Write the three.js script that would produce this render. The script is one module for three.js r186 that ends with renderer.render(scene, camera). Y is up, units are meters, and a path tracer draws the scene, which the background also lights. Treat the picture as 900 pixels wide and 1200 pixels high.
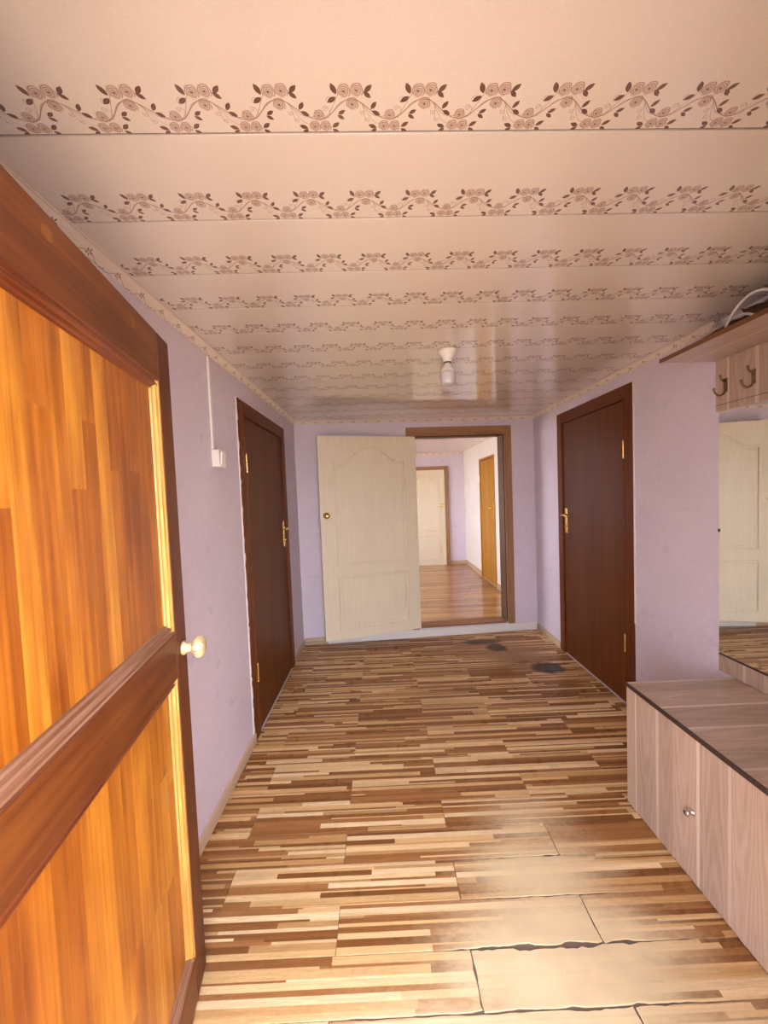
import * as THREE from 'three';
import { RoundedBoxGeometry } from 'three/addons/geometries/RoundedBoxGeometry.js';
import { mergeGeometries } from 'three/addons/utils/BufferGeometryUtils.js';

// ---------------------------------------------------------------- camera, sky, sun, exposure
const scene = new THREE.Scene();
const camera = new THREE.PerspectiveCamera(105.62, 900 / 1200, 0.02, 60);
camera.position.set(0, 1.564, 0);
camera.rotation.set(-0.0451, -0.00892, -0.0388, 'YXZ');
scene.add(camera);
scene.background = new THREE.Color(0.93, 0.97, 1.12);
scene.backgroundIntensity = 13.5;
const sun = new THREE.DirectionalLight(new THREE.Color(1, 0.95, 0.86), 10);
sun.name = 'sun';
sun.position.set(-3.5, 10, 3.2);
sun.target.position.set(0, 0, -1);
sun.castShadow = true;
sun.shadow.mapSize.set(2048, 2048);
Object.assign(sun.shadow.camera, { left: -8, right: 8, top: 8, bottom: -8, near: 0.5, far: 30 });
scene.add(sun, sun.target);
const renderer = new THREE.WebGLRenderer({ antialias: true });
renderer.shadowMap.enabled = true;
renderer.toneMapping = THREE.LinearToneMapping;
renderer.toneMappingExposure = 1.02;

// ---------------------------------------------------------------- measures of the place (metres)
const XL = -0.864, XR = 1.703, H = 2.354;          // corridor side walls and ceiling
const ZF = -0.33, ZO = -0.04;                      // inner and outer face of the entrance wall
const ZB = -4.13, SB = 0.0739;                     // back wall: z = ZB - SB * x
const FF = 0.11, FH = 2.345, FXL = -1.6, FXR = 1.69, FZ = -7.75;   // far room

// ---------------------------------------------------------------- small tools
function rng(seed) {
  let a = seed >>> 0;
  return () => { a = (a + 0x6d2b79f5) | 0; let t = Math.imul(a ^ (a >>> 15), 1 | a); t = (t + Math.imul(t ^ (t >>> 7), 61 | t)) ^ t; return ((t ^ (t >>> 14)) >>> 0) / 4294967296; };
}
const clamp = (v, a = 0, b = 1) => Math.min(b, Math.max(a, v));
const sstep = (a, b, v) => { const t = clamp((v - a) / (b - a)); return t * t * (3 - 2 * t); };
const mix = (a, b, t) => a + (b - a) * t;
const hash = (x, y) => { let h = Math.imul(x | 0, 374761393) + Math.imul(y | 0, 668265263); h = Math.imul(h ^ (h >>> 13), 1274126177); return ((h ^ (h >>> 16)) >>> 0) / 4294967296; };
function noise(x, y) {
  const ix = Math.floor(x), iy = Math.floor(y), fx = x - ix, fy = y - iy, u = fx * fx * (3 - 2 * fx), v = fy * fy * (3 - 2 * fy);
  return mix(mix(hash(ix, iy), hash(ix + 1, iy), u), mix(hash(ix, iy + 1), hash(ix + 1, iy + 1), u), v);
}
const fbm = (x, y, n = 4) => { let s = 0, a = 0.5, t = 0; for (let i = 0; i < n; i++) { s += a * noise(x, y); t += a; a *= 0.5; x = x * 2.03 + 17.1; y = y * 2.03 + 5.7; } return s / t; };
const enc = (v) => { v = clamp(v); return 255 * (v <= 0.0031308 ? v * 12.92 : 1.055 * Math.pow(v, 1 / 2.4) - 0.055); };
function dataTex(w, h, fn, srgb = true) {
  const d = new Uint8Array(w * h * 4);
  for (let j = 0; j < h; j++) for (let i = 0; i < w; i++) {
    const c = fn((i + 0.5) / w, (j + 0.5) / h), k = (j * w + i) * 4;
    for (let q = 0; q < 3; q++) d[k + q] = srgb ? enc(c[q]) : 255 * clamp(c[q]);
    d[k + 3] = 255;
  }
  const t = new THREE.DataTexture(d, w, h, THREE.RGBAFormat);
  t.magFilter = THREE.LinearFilter; t.minFilter = THREE.LinearMipmapLinearFilter; t.generateMipmaps = true;
  t.wrapS = t.wrapT = THREE.MirroredRepeatWrapping;
  if (srgb) t.colorSpace = THREE.SRGBColorSpace;
  t.needsUpdate = true;
  return t;
}
const tiled = (t, sx, sy) => { const c = t.clone(); c.repeat.set(1 / sx, 1 / sy); c.needsUpdate = true; return c; };
const used = new Map();
function numbered(name) { const n = used.get(name) ?? 0; used.set(name, n + 1); return n ? name + '_' + String(n).padStart(3, '0') : name; }
function mesh(name, geometry, material, parent = scene, kind) {
  const m = new THREE.Mesh(geometry, material);
  m.name = parent === scene ? numbered(name) : name;
  m.castShadow = m.receiveShadow = true;
  if (kind) m.userData.kind = kind;
  parent.add(m);
  return m;
}
const struct = (name, geometry, material) => mesh(name, geometry, material, scene, 'structure');
function group(name, [x, y, z] = [0, 0, 0], turn = 0, data = {}) {
  const g = new THREE.Group();
  g.name = numbered(name); g.position.set(x, y, z); g.rotation.y = turn; Object.assign(g.userData, data);
  scene.add(g);
  return g;
}
// uv in metres from the way each face points; swap turns the grain
function metric(g, swap = false, ou = 0, ov = 0) {
  const p = g.attributes.position, n = g.attributes.normal, uv = new Float32Array(p.count * 2);
  for (let i = 0; i < p.count; i++) {
    const ax = Math.abs(n.getX(i)), ay = Math.abs(n.getY(i)), az = Math.abs(n.getZ(i));
    let u, v;
    if (ax >= ay && ax >= az) { u = p.getZ(i); v = p.getY(i); } else if (ay >= az) { u = p.getX(i); v = p.getZ(i); } else { u = p.getX(i); v = p.getY(i); }
    if (swap) [u, v] = [v, u];
    uv[2 * i] = u + ou; uv[2 * i + 1] = v + ov;
  }
  g.setAttribute('uv', new THREE.BufferAttribute(uv, 2));
  return g;
}
// box between two corners, edges rounded by r
function bx(x0, x1, y0, y1, z0, z1, r = 0.002, swap = false, ou = 0, ov = 0) {
  const w = x1 - x0, h = y1 - y0, d = z1 - z0;
  const g = r > 0 ? new RoundedBoxGeometry(w, h, d, 1, Math.min(r, w * 0.45, h * 0.45, d * 0.45)) : new THREE.BoxGeometry(w, h, d);
  g.translate((x0 + x1) / 2, (y0 + y1) / 2, (z0 + z1) / 2);
  return metric(g, swap, ou, ov);
}
const flatten = (list) => mergeGeometries(list.map((g) => { const q = g.index ? g.toNonIndexed() : g; for (const k of Object.keys(q.attributes)) if (!['position', 'normal', 'uv'].includes(k)) q.deleteAttribute(k); return q; }));
function lathe(pts, seg = 28) { return new THREE.LatheGeometry(pts.map(([r, y]) => new THREE.Vector2(r, y)), seg); }
function clip(poly, f) {                    // keep the part of a polygon where f(x, z) >= 0 (f linear)
  const out = [];
  for (let i = 0; i < poly.length; i++) {
    const a = poly[i], b = poly[(i + 1) % poly.length], fa = f(a[0], a[1]), fb = f(b[0], b[1]);
    if (fa >= 0) out.push(a);
    if ((fa >= 0) !== (fb >= 0)) { const t = fa / (fa - fb); out.push([mix(a[0], b[0], t), mix(a[1], b[1], t)]); }
  }
  return out;
}
const toBack = (x, z) => z - (ZB - SB * x);  // positive in front of the back wall
// a slab with the outline poly [[x, z], ...]; its seen face at ySeen, chamfered, its hidden face at yHid
function slab(poly, ySeen, yHid, ch, uvOf) {
  let area = 0;
  poly.forEach((a, i) => { const b = poly[(i + 1) % poly.length]; area += a[0] * b[1] - b[0] * a[1]; });
  if (area < 0) poly = poly.slice().reverse();
  const n = poly.length, s = Math.sign(ySeen - yHid), inner = poly.map((p, i) => {
    const a = poly[(i + n - 1) % n], b = poly[(i + 1) % n];
    let e1 = [p[0] - a[0], p[1] - a[1]], e2 = [b[0] - p[0], b[1] - p[1]];
    const l1 = Math.hypot(...e1) || 1, l2 = Math.hypot(...e2) || 1;
    const n1 = [-e1[1] / l1, e1[0] / l1], n2 = [-e2[1] / l2, e2[0] / l2], k = 1 + n1[0] * n2[0] + n1[1] * n2[1];
    const m = Math.max(k, 0.5);
    return [p[0] + (ch * (n1[0] + n2[0])) / m, p[1] + (ch * (n1[1] + n2[1])) / m];
  });
  const pos = [], uv = [], tri = (A, B, C) => {
    const t = s > 0 ? [A, C, B] : [A, B, C];
    for (const q of t) { pos.push(...q); uv.push(...uvOf(q[0], q[2])); }
  };
  const P = (p, y) => [p[0], y, p[1]], yc = ySeen - s * ch;
  for (const f of THREE.ShapeUtils.triangulateShape(inner.map((p) => new THREE.Vector2(p[0], p[1])), [])) tri(P(inner[f[0]], ySeen), P(inner[f[1]], ySeen), P(inner[f[2]], ySeen));
  for (let i = 0; i < n; i++) {
    const j = (i + 1) % n;
    tri(P(inner[i], ySeen), P(poly[i], yc), P(poly[j], yc)); tri(P(inner[i], ySeen), P(poly[j], yc), P(inner[j], ySeen));
    tri(P(poly[i], yc), P(poly[i], yHid), P(poly[j], yHid)); tri(P(poly[i], yc), P(poly[j], yHid), P(poly[j], yc));
  }
  const g = new THREE.BufferGeometry();
  g.setAttribute('position', new THREE.Float32BufferAttribute(pos, 3));
  g.setAttribute('uv', new THREE.Float32BufferAttribute(uv, 2));
  g.computeVertexNormals();
  return g;
}
// a wall plate in local x / y with holes [x0, x1, y0, y1], thickness going to -z
function plate(x0, x1, y0, y1, thick, holes = []) {
  const s = new THREE.Shape([[x0, y0], [x1, y0], [x1, y1], [x0, y1]].map(([x, y]) => new THREE.Vector2(x, y)));
  for (const [a, b, c, d] of holes) s.holes.push(new THREE.Path([[a, c], [a, d], [b, d], [b, c]].map(([x, y]) => new THREE.Vector2(x, y))));
  const g = new THREE.ExtrudeGeometry(s, { depth: thick, bevelEnabled: false });
  g.translate(0, 0, -thick);
  return metric(g);
}

// ---------------------------------------------------------------- materials
const std = (o) => new THREE.MeshStandardMaterial(o);
const phys = (o) => new THREE.MeshPhysicalMaterial(o);
const lin = (r, g, b) => new THREE.Color().setRGB(r, g, b);

const plaster = dataTex(512, 512, (u, v) => {        // painted plaster: roller grain, scuffs
  const g = fbm(u * 90, v * 90, 3), b = fbm(u * 5 + 3, v * 5, 4), sc = sstep(0.74, 0.8, fbm(u * 14 + 9, v * 22 + 4, 4));
  const k = 0.93 + 0.08 * (g - 0.5) + 0.1 * (b - 0.5) - 0.07 * sc;
  return [k, k * (1 - 0.01 * sc), k];
});
const plasterBump = dataTex(256, 256, (u, v) => { const k = 0.6 * fbm(u * 60, v * 60, 3) + 0.4 * fbm(u * 8, v * 8, 3); return [k, k, k]; }, false);
const paint = (r, g, b) => std({ color: lin(r, g, b), map: tiled(plaster, 1.6, 1.6), bumpMap: tiled(plasterBump, 0.7, 0.7), bumpScale: 0.0012, roughness: 0.55 });
const lilac = paint(0.77, 0.67, 0.745), whitePaint = paint(0.9, 0.84, 0.76), outerPaint = paint(0.6, 0.55, 0.48);

const grain = dataTex(512, 1024, (u, v) => {         // straight grained wood, grey with warm dark lines; 0.5 m x 1.5 m
  const w = 0.02 * fbm(u * 3, v * 3, 3), ring = 0.5 + 0.5 * Math.sin((u + w) * 190 + 6 * fbm(u * 8, v * 2.5, 3));
  const f = fbm(u * 240, v * 8, 3), b = fbm(u * 9, v * 3.2 + 7, 4), k = 1 - 0.16 * ring * fbm(u * 6 + 3, v * 3) - 0.34 * (f - 0.35) - 0.5 * (b - 0.45);
  return [clamp(k * 0.86), clamp(Math.pow(clamp(k), 1.3) * 0.86), clamp(Math.pow(clamp(k), 1.7) * 0.86)];
});
const fineGrain = dataTex(512, 512, (u, v) => {      // veneer of the dark doors; 0.4 m x 1.2 m
  const f = fbm(u * 150, v * 5, 3), b = fbm(u * 24, v * 1.6 + 3, 3), k = 0.84 - 0.5 * (f - 0.5) - 0.55 * (b - 0.5);
  return [clamp(k), clamp(Math.pow(clamp(k), 1.25)), clamp(Math.pow(clamp(k), 1.5))];
});
const pine = dataTex(512, 1024, (u, v) => {          // knotty pine under uneven brown varnish; 0.5 m x 1.5 m
  const w = 0.03 * fbm(u * 3, v * 3, 3), ring = 0.5 + 0.5 * Math.sin((u + w) * 170 + 7 * fbm(u * 8, v * 2.5, 3)), f = fbm(u * 240, v * 8, 3);
  const b = fbm(u * 7, v * 7 + 7, 4), drip = fbm(u * 34 + 3, v * 4.5, 4), k = 0.98 - 0.14 * ring * fbm(u * 6 + 3, v * 3) - 0.3 * (f - 0.4) - 0.75 * (b - 0.47) - 0.6 * (drip - 0.47);
  return [clamp(Math.pow(clamp(k, 0, 1.3), 1.1) * 0.8), clamp(Math.pow(clamp(k, 0, 1.3), 1.6) * 0.8), clamp(Math.pow(clamp(k, 0, 1.3), 2.4) * 0.8)];
});
const pineMap = tiled(pine, 0.5, 1.5);
const woodMap = tiled(grain, 0.5, 1.5), veneerMap = tiled(fineGrain, 0.4, 1.2);
const wood = (r, g, b, rough = 0.42, coat = 0.22) => phys({ color: lin(r, g, b), map: pineMap, bumpMap: pineMap, bumpScale: 0.0008, roughness: rough, clearcoat: coat, clearcoatRoughness: 0.22 });
const pineDark = wood(0.2, 0.05, 0.005, 0.5, 0.06), pineEdge = wood(0.17, 0.04, 0.005, 0.5, 0.06), pineBead = wood(0.82, 0.44, 0.1), pineRed = wood(0.25, 0.06, 0.014), pineLowBead = wood(0.38, 0.19, 0.115, 0.5, 0.1);
const pineStave = [[0.57, 0.18, 0.01], [0.64, 0.22, 0.014], [0.47, 0.132, 0.008], [0.54, 0.165, 0.009], [0.7, 0.27, 0.022]].map((c) => wood(...c, 0.4, 0.25));
const palePine = wood(0.92, 0.72, 0.4, 0.55, 0.1);
const veneer = (r, g, b, rough = 0.42) => phys({ color: lin(r, g, b), map: veneerMap, roughness: rough, specularIntensity: 0.4 });
const mahogany = veneer(0.145, 0.038, 0.004), mahoganyFrame = veneer(0.16, 0.038, 0.006), golden = veneer(0.5, 0.235, 0.025);
const oakCasing = veneer(0.42, 0.235, 0.12, 0.45), darkJamb = veneer(0.16, 0.08, 0.04, 0.5);
const cream = phys({ color: lin(0.86, 0.75, 0.54), map: tiled(dataTex(256, 512, (u, v) => { const k = 0.95 - 0.1 * (fbm(u * 60, v * 7, 3) - 0.5) - 0.06 * (fbm(u * 5, v * 5, 3) - 0.5); return [k, k, k * 0.99]; }), 0.5, 1), roughness: 0.42, clearcoat: 0.15, clearcoatRoughness: 0.3 });
const brass = std({ color: lin(0.86, 0.6, 0.22), metalness: 1, roughness: 0.22 });
const steel = std({ color: lin(0.72, 0.66, 0.6), metalness: 1, roughness: 0.25 });
const whitePlastic = std({ color: lin(0.82, 0.78, 0.72), roughness: 0.35 });
const bulbGlass = phys({ color: lin(0.8, 0.78, 0.76), roughness: 0.3, transmission: 0.35, thickness: 0 });
const blackRubber = std({ color: lin(0.03, 0.025, 0.02), roughness: 0.6 });
const skirtTan = std({ color: lin(0.62, 0.46, 0.3), map: veneerMap, roughness: 0.4 });
const skirtWhite = std({ color: lin(0.78, 0.74, 0.68), roughness: 0.3 });
const chalk = std({ color: lin(0.8, 0.74, 0.7), roughness: 0.9 });
const mirrorGlass = std({ color: lin(0.93, 0.93, 0.9), metalness: 1, roughness: 0.015 });
const grout = std({ color: lin(0.17, 0.115, 0.085), roughness: 0.95 });

// ---------------------------------------------------------------- floor: plank tiles printed with strips
const TL = 0.92, TH = 0.163, rowZ = (k) => -1.257 - TH * k;      // far edge of row k
const palette = [[0.8, 0.58, 0.32], [0.73, 0.5, 0.25], [0.54, 0.305, 0.12], [0.36, 0.16, 0.054], [0.23, 0.092, 0.028], [0.3, 0.125, 0.04], [0.66, 0.41, 0.18]];
const tileStrips = new Map();
function strips(row, col) {
  const key = row * 64 + col;
  if (tileStrips.has(key)) return tileStrips.get(key);
  const r = rng(9176 + key * 131), list = [];
  let y = 0, last = 0;
  while (y < TH) {
    const thin = r() < 0.4, h = thin ? 0.006 + 0.006 * r() : 0.014 + 0.012 * r(), seg = [];
    let x = -0.3 * r();
    while (x < TL) { const l = 0.3 + 0.9 * r(); let c; do c = Math.floor(r() * 7); while (Math.abs(c - last) < 1); if (r() < 0.55) c = last < 3 || last === 6 ? 3 + Math.floor(r() * 3) : [0, 1, 6, 2][Math.floor(r() * 4)]; last = c; seg.push([x + l, c, 0.9 + 0.2 * r()]); x += l; }
    list.push([y + h, seg]); y += h;
  }
  tileStrips.set(key, list);
  return list;
}
const rowOf = (z) => Math.floor((-z - 1.257) / TH) + 1;             // row k spans rowZ(k - 1) .. rowZ(k)
const rowShift = (row) => (((row % 2) + 2) % 2 ? -0.213 : 0.25);    // odd rows have a joint at -0.213
const ZT = -0.33, FW = XR - XL, FD = 4.0;
const blob = (x, z, cx, cz, rx, rz) => Math.exp(-(((x - cx) / rx) ** 2 + ((z - cz) / rz) ** 2));
// where feet have worn the print off the tiles, 0 .. 1
function wornAt(x, z) {
  const g = Math.max(1.15 * blob(x, z, 0.56, -1.22, 0.42, 0.23), 0.95 * blob(x, z, 0.4, -1.0, 0.8, 0.16), 0.85 * blob(x, z, 0.58, -1.52, 0.34, 0.2), 0.6 * blob(x, z, 0.62, -1.75, 0.3, 0.2), 0.42 * blob(x, z, 0.4, -2.9, 0.4, 1.0), 0.85 * blob(x, z, 1.2, -3.6, 0.36, 0.36), 0.55 * blob(x, z, 0.75, -3.75, 0.5, 0.28));
  return g;
}
const stainAt = (x, z) => Math.max(1.25 * blob(x, z, 1.0, -3.955, 0.24, 0.075), 1.2 * blob(x, z, 1.1, -3.79, 0.12, 0.11), 1.3 * blob(x, z, 1.4, -3.31, 0.16, 0.125), 0.6 * blob(x, z, 1.26, -3.43, 0.15, 0.07));
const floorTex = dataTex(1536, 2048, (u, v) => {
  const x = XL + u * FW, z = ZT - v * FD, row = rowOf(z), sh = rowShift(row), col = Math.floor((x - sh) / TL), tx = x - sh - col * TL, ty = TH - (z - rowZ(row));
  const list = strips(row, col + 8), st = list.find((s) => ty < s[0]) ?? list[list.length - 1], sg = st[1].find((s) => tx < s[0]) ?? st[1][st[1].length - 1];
  let c = palette[sg[1]].map((q) => q * sg[2]);
  const fg = fbm(x * 14, z * 320, 3), k = 1 + 0.42 * (fg - 0.5) + 0.16 * (noise(x * 160, z * 700) - 0.5);
  c = c.map((q) => q * k);
  const w0 = wornAt(x, z), n = 0.6 * fbm(x * 11, z * 26, 4) + 0.4 * fbm(x * 70, z * 150, 2);
  let w = sstep(0.12, 0.85, w0 + 0.3 * (n - 0.5)) * 0.95;
  const sp = noise(x * 420, z * 620);
  w *= mix(clamp(0.75 + 0.5 * sp), 1, w);
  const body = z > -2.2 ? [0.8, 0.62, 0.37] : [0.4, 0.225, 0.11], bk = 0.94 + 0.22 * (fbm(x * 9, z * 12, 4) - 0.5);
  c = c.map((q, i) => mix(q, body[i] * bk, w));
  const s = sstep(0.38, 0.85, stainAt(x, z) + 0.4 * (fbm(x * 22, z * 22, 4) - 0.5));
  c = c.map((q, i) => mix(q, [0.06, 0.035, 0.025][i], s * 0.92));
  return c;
});
floorTex.wrapS = floorTex.wrapT = THREE.ClampToEdgeWrapping;
const floorRough = dataTex(384, 512, (u, v) => { const x = XL + u * FW, z = ZT - v * FD, k = 0.3 + 0.16 * sstep(0.3, 0.7, wornAt(x, z)) + 0.1 * (fbm(x * 20, z * 20, 3) - 0.5); return [k, k, k]; }, false);
floorRough.wrapS = floorRough.wrapT = THREE.ClampToEdgeWrapping;
const tileMat = phys({ map: floorTex, roughnessMap: floorRough, roughness: 1, specularIntensity: 0.35 });
const floorUv = (x, z) => [(x - XL) / FW, (ZT - z) / FD];

const floor = struct('floor', bx(XL - 0.15, XR + 0.15, -0.16, -0.004, -4.42, ZO, 0), grout);
{
  const r = rng(77);
  for (let row = -5; row <= 19; row++) {
    const sh = rowShift(row), z0 = rowZ(row), z1 = rowZ(row - 1);
    for (let col = -2; col <= 2; col++) {
      const x0 = sh + col * TL, x1 = x0 + TL, gap = 0.0009;
      let poly = [[x0 + gap, z0 + gap], [x1 - gap, z0 + gap], [x1 - gap, z1 - gap], [x0 + gap, z1 - gap]];
      poly = clip(poly, (x) => x - XL - 0.002); if (poly.length > 2) poly = clip(poly, (x) => XR - 0.002 - x);
      if (poly.length > 2) poly = clip(poly, (x, z) => toBack(x, z) - 0.003);
      if (poly.length > 2) poly = clip(poly, (x, z) => ZT - 0.001 - z);
      if (poly.length < 3) continue;
      const worn = poly.some((p) => wornAt(p[0], p[1]) > 0.3 && p[1] > -1.95);
      if (worn) {                                                    // edges chipped and rounded off by wear
        const out = [];
        poly.forEach((a, i) => {
          const b = poly[(i + 1) % poly.length], len = Math.hypot(b[0] - a[0], b[1] - a[1]), n = Math.max(2, Math.round(len / 0.018)), nx = -(b[1] - a[1]) / len, nz = (b[0] - a[0]) / len;
          for (let k = 0; k < n; k++) {
            const t = k / n, x = mix(a[0], b[0], t), z = mix(a[1], b[1], t), w = clamp((wornAt(x, z) - 0.22) * 1.2), q = 0.7 * fbm(x * 15 + row * 3.1, z * 15 + col * 7.7, 3) + 0.3 * fbm(x * 70, z * 70, 2);
            const d = w * (0.0016 + 0.0095 * sstep(0.45, 0.75, q)) + (k === 0 ? 0.004 * w : 0);
            out.push([x + nx * d, z + nz * d]);
          }
        });
        poly = out;
      }
      const lift = (r() - 0.5) * 0.0006;
      mesh('tile', slab(poly, lift, -0.004, 0.0012, floorUv), tileMat, floor);
    }
  }
}

// ---------------------------------------------------------------- ceiling: printed panels
const PERIOD = 0.1465;
const floral = (() => {                                               // one repeat of the printed rose border, 0.1465 m x 0.2575 m
  const W = 512, HH = 900, c = document.createElement('canvas'); c.width = W; c.height = HH;
  const g = c.getContext('2d'), r = rng(5);
  g.fillStyle = '#e4dcd0'; g.fillRect(0, 0, W, HH);
  for (let y = 0; y < HH; y += 2) { g.fillStyle = 'rgba(190,150,125,' + (0.05 + 0.07 * r()) + ')'; g.fillRect(0, y, W, 1); }
  for (let i = 0; i < 5000; i++) { g.fillStyle = r() < 0.5 ? 'rgba(255,246,236,0.25)' : 'rgba(170,130,105,0.14)'; g.fillRect(r() * W, r() * HH, 2 + r() * 9, 1.5); }
  const y0 = HH - 378, S = W / 175;                                    // pattern drawn in units of the zoomed photograph
  const at = (x, y) => [x * S, y0 + y * S * 0.98];
  const rose = (x, y, q) => {
    for (const dx of [-175, 0, 175]) {
      const [cx, cy] = at(x + dx, y), R = q * S;
      g.fillStyle = 'rgba(190,156,134,0.4)'; g.beginPath();
      for (let a = 0; a <= 6.3; a += 0.2) { const k = R * (1 + 0.08 * Math.sin(a * 5)); g[a ? 'lineTo' : 'moveTo'](cx + k * Math.cos(a), cy + k * Math.sin(a)); }
      g.fill();
      g.strokeStyle = 'rgba(104,72,58,0.85)'; g.lineWidth = 3; g.beginPath();
      for (let a = 0; a < 20; a += 0.25) { const k = R * (0.12 + 0.88 * (a / 20)) * (1 + 0.07 * Math.sin(a * 3.3)); g[a ? 'lineTo' : 'moveTo'](cx + k * Math.cos(a), cy + k * Math.sin(a)); }
      g.stroke();
      g.fillStyle = 'rgba(110,72,56,0.7)'; g.beginPath(); g.arc(cx, cy + R * 0.1, R * 0.2, 0, 7); g.fill();
    }
  };
  const leaf = (x, y, a, l) => {
    l *= 1.12;
    for (const dx of [-175, 0, 175]) {
      const [cx, cy] = at(x + dx, y);
      g.save(); g.translate(cx, cy); g.rotate(a); g.fillStyle = 'rgba(92,60,48,0.9)'; g.beginPath(); g.moveTo(0, 0); g.quadraticCurveTo(l * S * 0.5, -l * S * 0.46, l * S, 0); g.quadraticCurveTo(l * S * 0.5, l * S * 0.46, 0, 0); g.fill();
      g.strokeStyle = 'rgba(200,165,145,0.7)'; g.lineWidth = 1.5; g.beginPath(); g.moveTo(0, 0); g.lineTo(l * S * 0.9, 0); g.stroke(); g.restore();
    }
  };
  const vine = (pts, w) => {
    for (const dx of [-175, 0, 175]) {
      g.strokeStyle = 'rgba(150,112,92,0.75)'; g.lineWidth = w * 0.85; g.beginPath();
      const q = pts.map(([x, y]) => at(x + dx, y)); g.moveTo(...q[0]);
      for (let i = 1; i + 2 < q.length + 0; i += 3) g.bezierCurveTo(...q[i], ...q[i + 1], ...q[i + 2]);
      g.stroke();
    }
  };
  const curl = (x, y, R, s, a0) => {
    for (const dx of [-175, 0, 175]) {
      g.strokeStyle = 'rgba(140,98,78,0.75)'; g.lineWidth = 2.4; g.beginPath();
      for (let a = 0; a < 9; a += 0.2) { const k = R * S * (1 - a / 10), [cx, cy] = at(x + dx, y); g[a ? 'lineTo' : 'moveTo'](cx + k * Math.cos(a0 + s * a), cy + k * Math.sin(a0 + s * a)); }
      g.stroke();
    }
  };
  // upper cluster about (98, 28); lower cluster about (18, 98)
  vine([[18, 95], [50, 95], [62, 52], [98, 44], [135, 48], [150, 92], [193, 95]], 8);
  vine([[22, 95], [52, 88], [58, 40], [78, 26]], 4); vine([[110, 44], [140, 66], [146, 96], [184, 86]], 4); vine([[36, 92], [66, 70], [62, 52], [88, 48]], 3);
  vine([[124, 56], [140, 80], [150, 108], [168, 106]], 3); vine([[40, 90], [52, 74], [46, 66], [38, 62]], 3); vine([[128, 62], [132, 82], [130, 90], [134, 98]], 3);
  curl(48, 46, 8, 1, 2); curl(36, 66, 7, 1, 1.5); curl(126, 78, 7, -1, 4); curl(138, 96, 7, -1, 4);
  rose(84, 26, 16); rose(114, 24, 16); rose(102, 56, 15); rose(18, 84, 14); rose(4, 112, 14); rose(31, 112, 14);
  leaf(66, 34, -2.0, 24); leaf(64, 40, 2.6, 22); leaf(132, 30, -0.75, 22); leaf(130, 28, 0.7, 20); leaf(66, 82, -0.5, 18); leaf(64, 84, 0.55, 17);
  leaf(147, 70, -0.95, 20); leaf(150, 74, 0.5, 20); leaf(-14, 118, 3.5, 20); leaf(-14, 120, 2.5, 18); leaf(48, 116, -0.6, 20); leaf(48, 120, 0.6, 18);
  g.fillStyle = '#6b4636'; g.fillRect(0, HH - 13, W, 13);            // brown line drawn along the edge, at the seam
  const t = new THREE.CanvasTexture(c);
  t.colorSpace = THREE.SRGBColorSpace; t.wrapS = t.wrapT = THREE.RepeatWrapping;
  return t;
})();
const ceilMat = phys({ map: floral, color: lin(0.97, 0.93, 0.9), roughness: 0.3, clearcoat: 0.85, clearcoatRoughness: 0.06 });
const seam = [-0.098, -0.36, -0.622, -0.885, -1.148, -1.411, -1.66, -1.905];
while (seam[seam.length - 1] > -4.6) seam.push(seam[seam.length - 1] - 0.2575);
const CS = 0.0225;                                                     // the panels run a little askew
function panels(parent, x0, x1, cut, y, zShift = 0, list = seam) {
  for (let k = 0; k + 1 < list.length; k++) {
    const a = list[k] + zShift, b = list[k + 1] + zShift, gp = 0.0022;
    let poly = [[x0, b + gp - CS * x0], [x1, b + gp - CS * x1], [x1, a - gp - CS * x1], [x0, a - gp - CS * x0]];
    for (const f of cut) if (poly.length > 2) poly = clip(poly, f);
    if (poly.length < 3) continue;
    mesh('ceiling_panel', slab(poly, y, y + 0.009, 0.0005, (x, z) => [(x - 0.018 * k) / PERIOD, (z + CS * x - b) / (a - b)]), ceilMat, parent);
  }
}
const ceiling = struct('ceiling', bx(XL - 0.15, XR + 0.15, H + 0.009, H + 0.2, -4.42, ZO, 0), std({ color: lin(0.09, 0.05, 0.035), roughness: 0.9 }));
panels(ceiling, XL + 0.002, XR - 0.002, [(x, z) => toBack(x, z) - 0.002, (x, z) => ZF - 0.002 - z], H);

// ---------------------------------------------------------------- walls
const TOP = H + 0.2;
const DL = { z: -2.44, w: 1.16, h: 2.2 }, DR = { z: -3.69, w: 1.1, h: 2.248 };         // dark doors, frame to frame
{
  const g = plate(0.04, 4.24, -0.16, TOP, 0.15, [[-DL.z, -DL.z + DL.w, 0, DL.h]]);
  g.rotateY(Math.PI / 2); g.translate(XL, 0, 0);
  struct('wall_left', g, lilac);
  const q = plate(-4.28, -0.04, -0.16, TOP, 0.15, [[DR.z, DR.z + DR.w, 0, DR.h]]);
  q.rotateY(-Math.PI / 2); q.translate(XR, 0, 0);
  struct('wall_right', q, lilac);
}
const BT = Math.atan(SB), OX0 = 0.378, OX1 = 1.368, OTOP = 2.17;      // doorway in the back wall, local x
{
  const g = plate(-1.78, 1.87, -0.16, TOP, 0.16, [[OX0, OX1, FF, OTOP]]);
  g.rotateY(BT); g.translate(0, 0, ZB);
  struct('wall_back', g, lilac);
  const f = plate(XL - 0.15, XR + 0.15, -0.16, TOP, 0.29, [[-0.5, 0.44, 0, 2.08]]);
  f.translate(0, 0, ZO);
  struct('wall_front', f, lilac);
}
// closed outside behind the two dark doors
for (const [name, x0, x1, z0, z1, h] of [['wall_left_closet', XL - 0.2, XL - 0.15, DL.z - DL.w - 0.1, DL.z + 0.1, DL.h + 0.1], ['wall_right_closet', XR + 0.15, XR + 0.2, DR.z - 0.1, DR.z + DR.w + 0.1, DR.h + 0.1]]) struct(name, bx(x0, x1, -0.16, h, z0, z1, 0), outerPaint);

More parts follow.
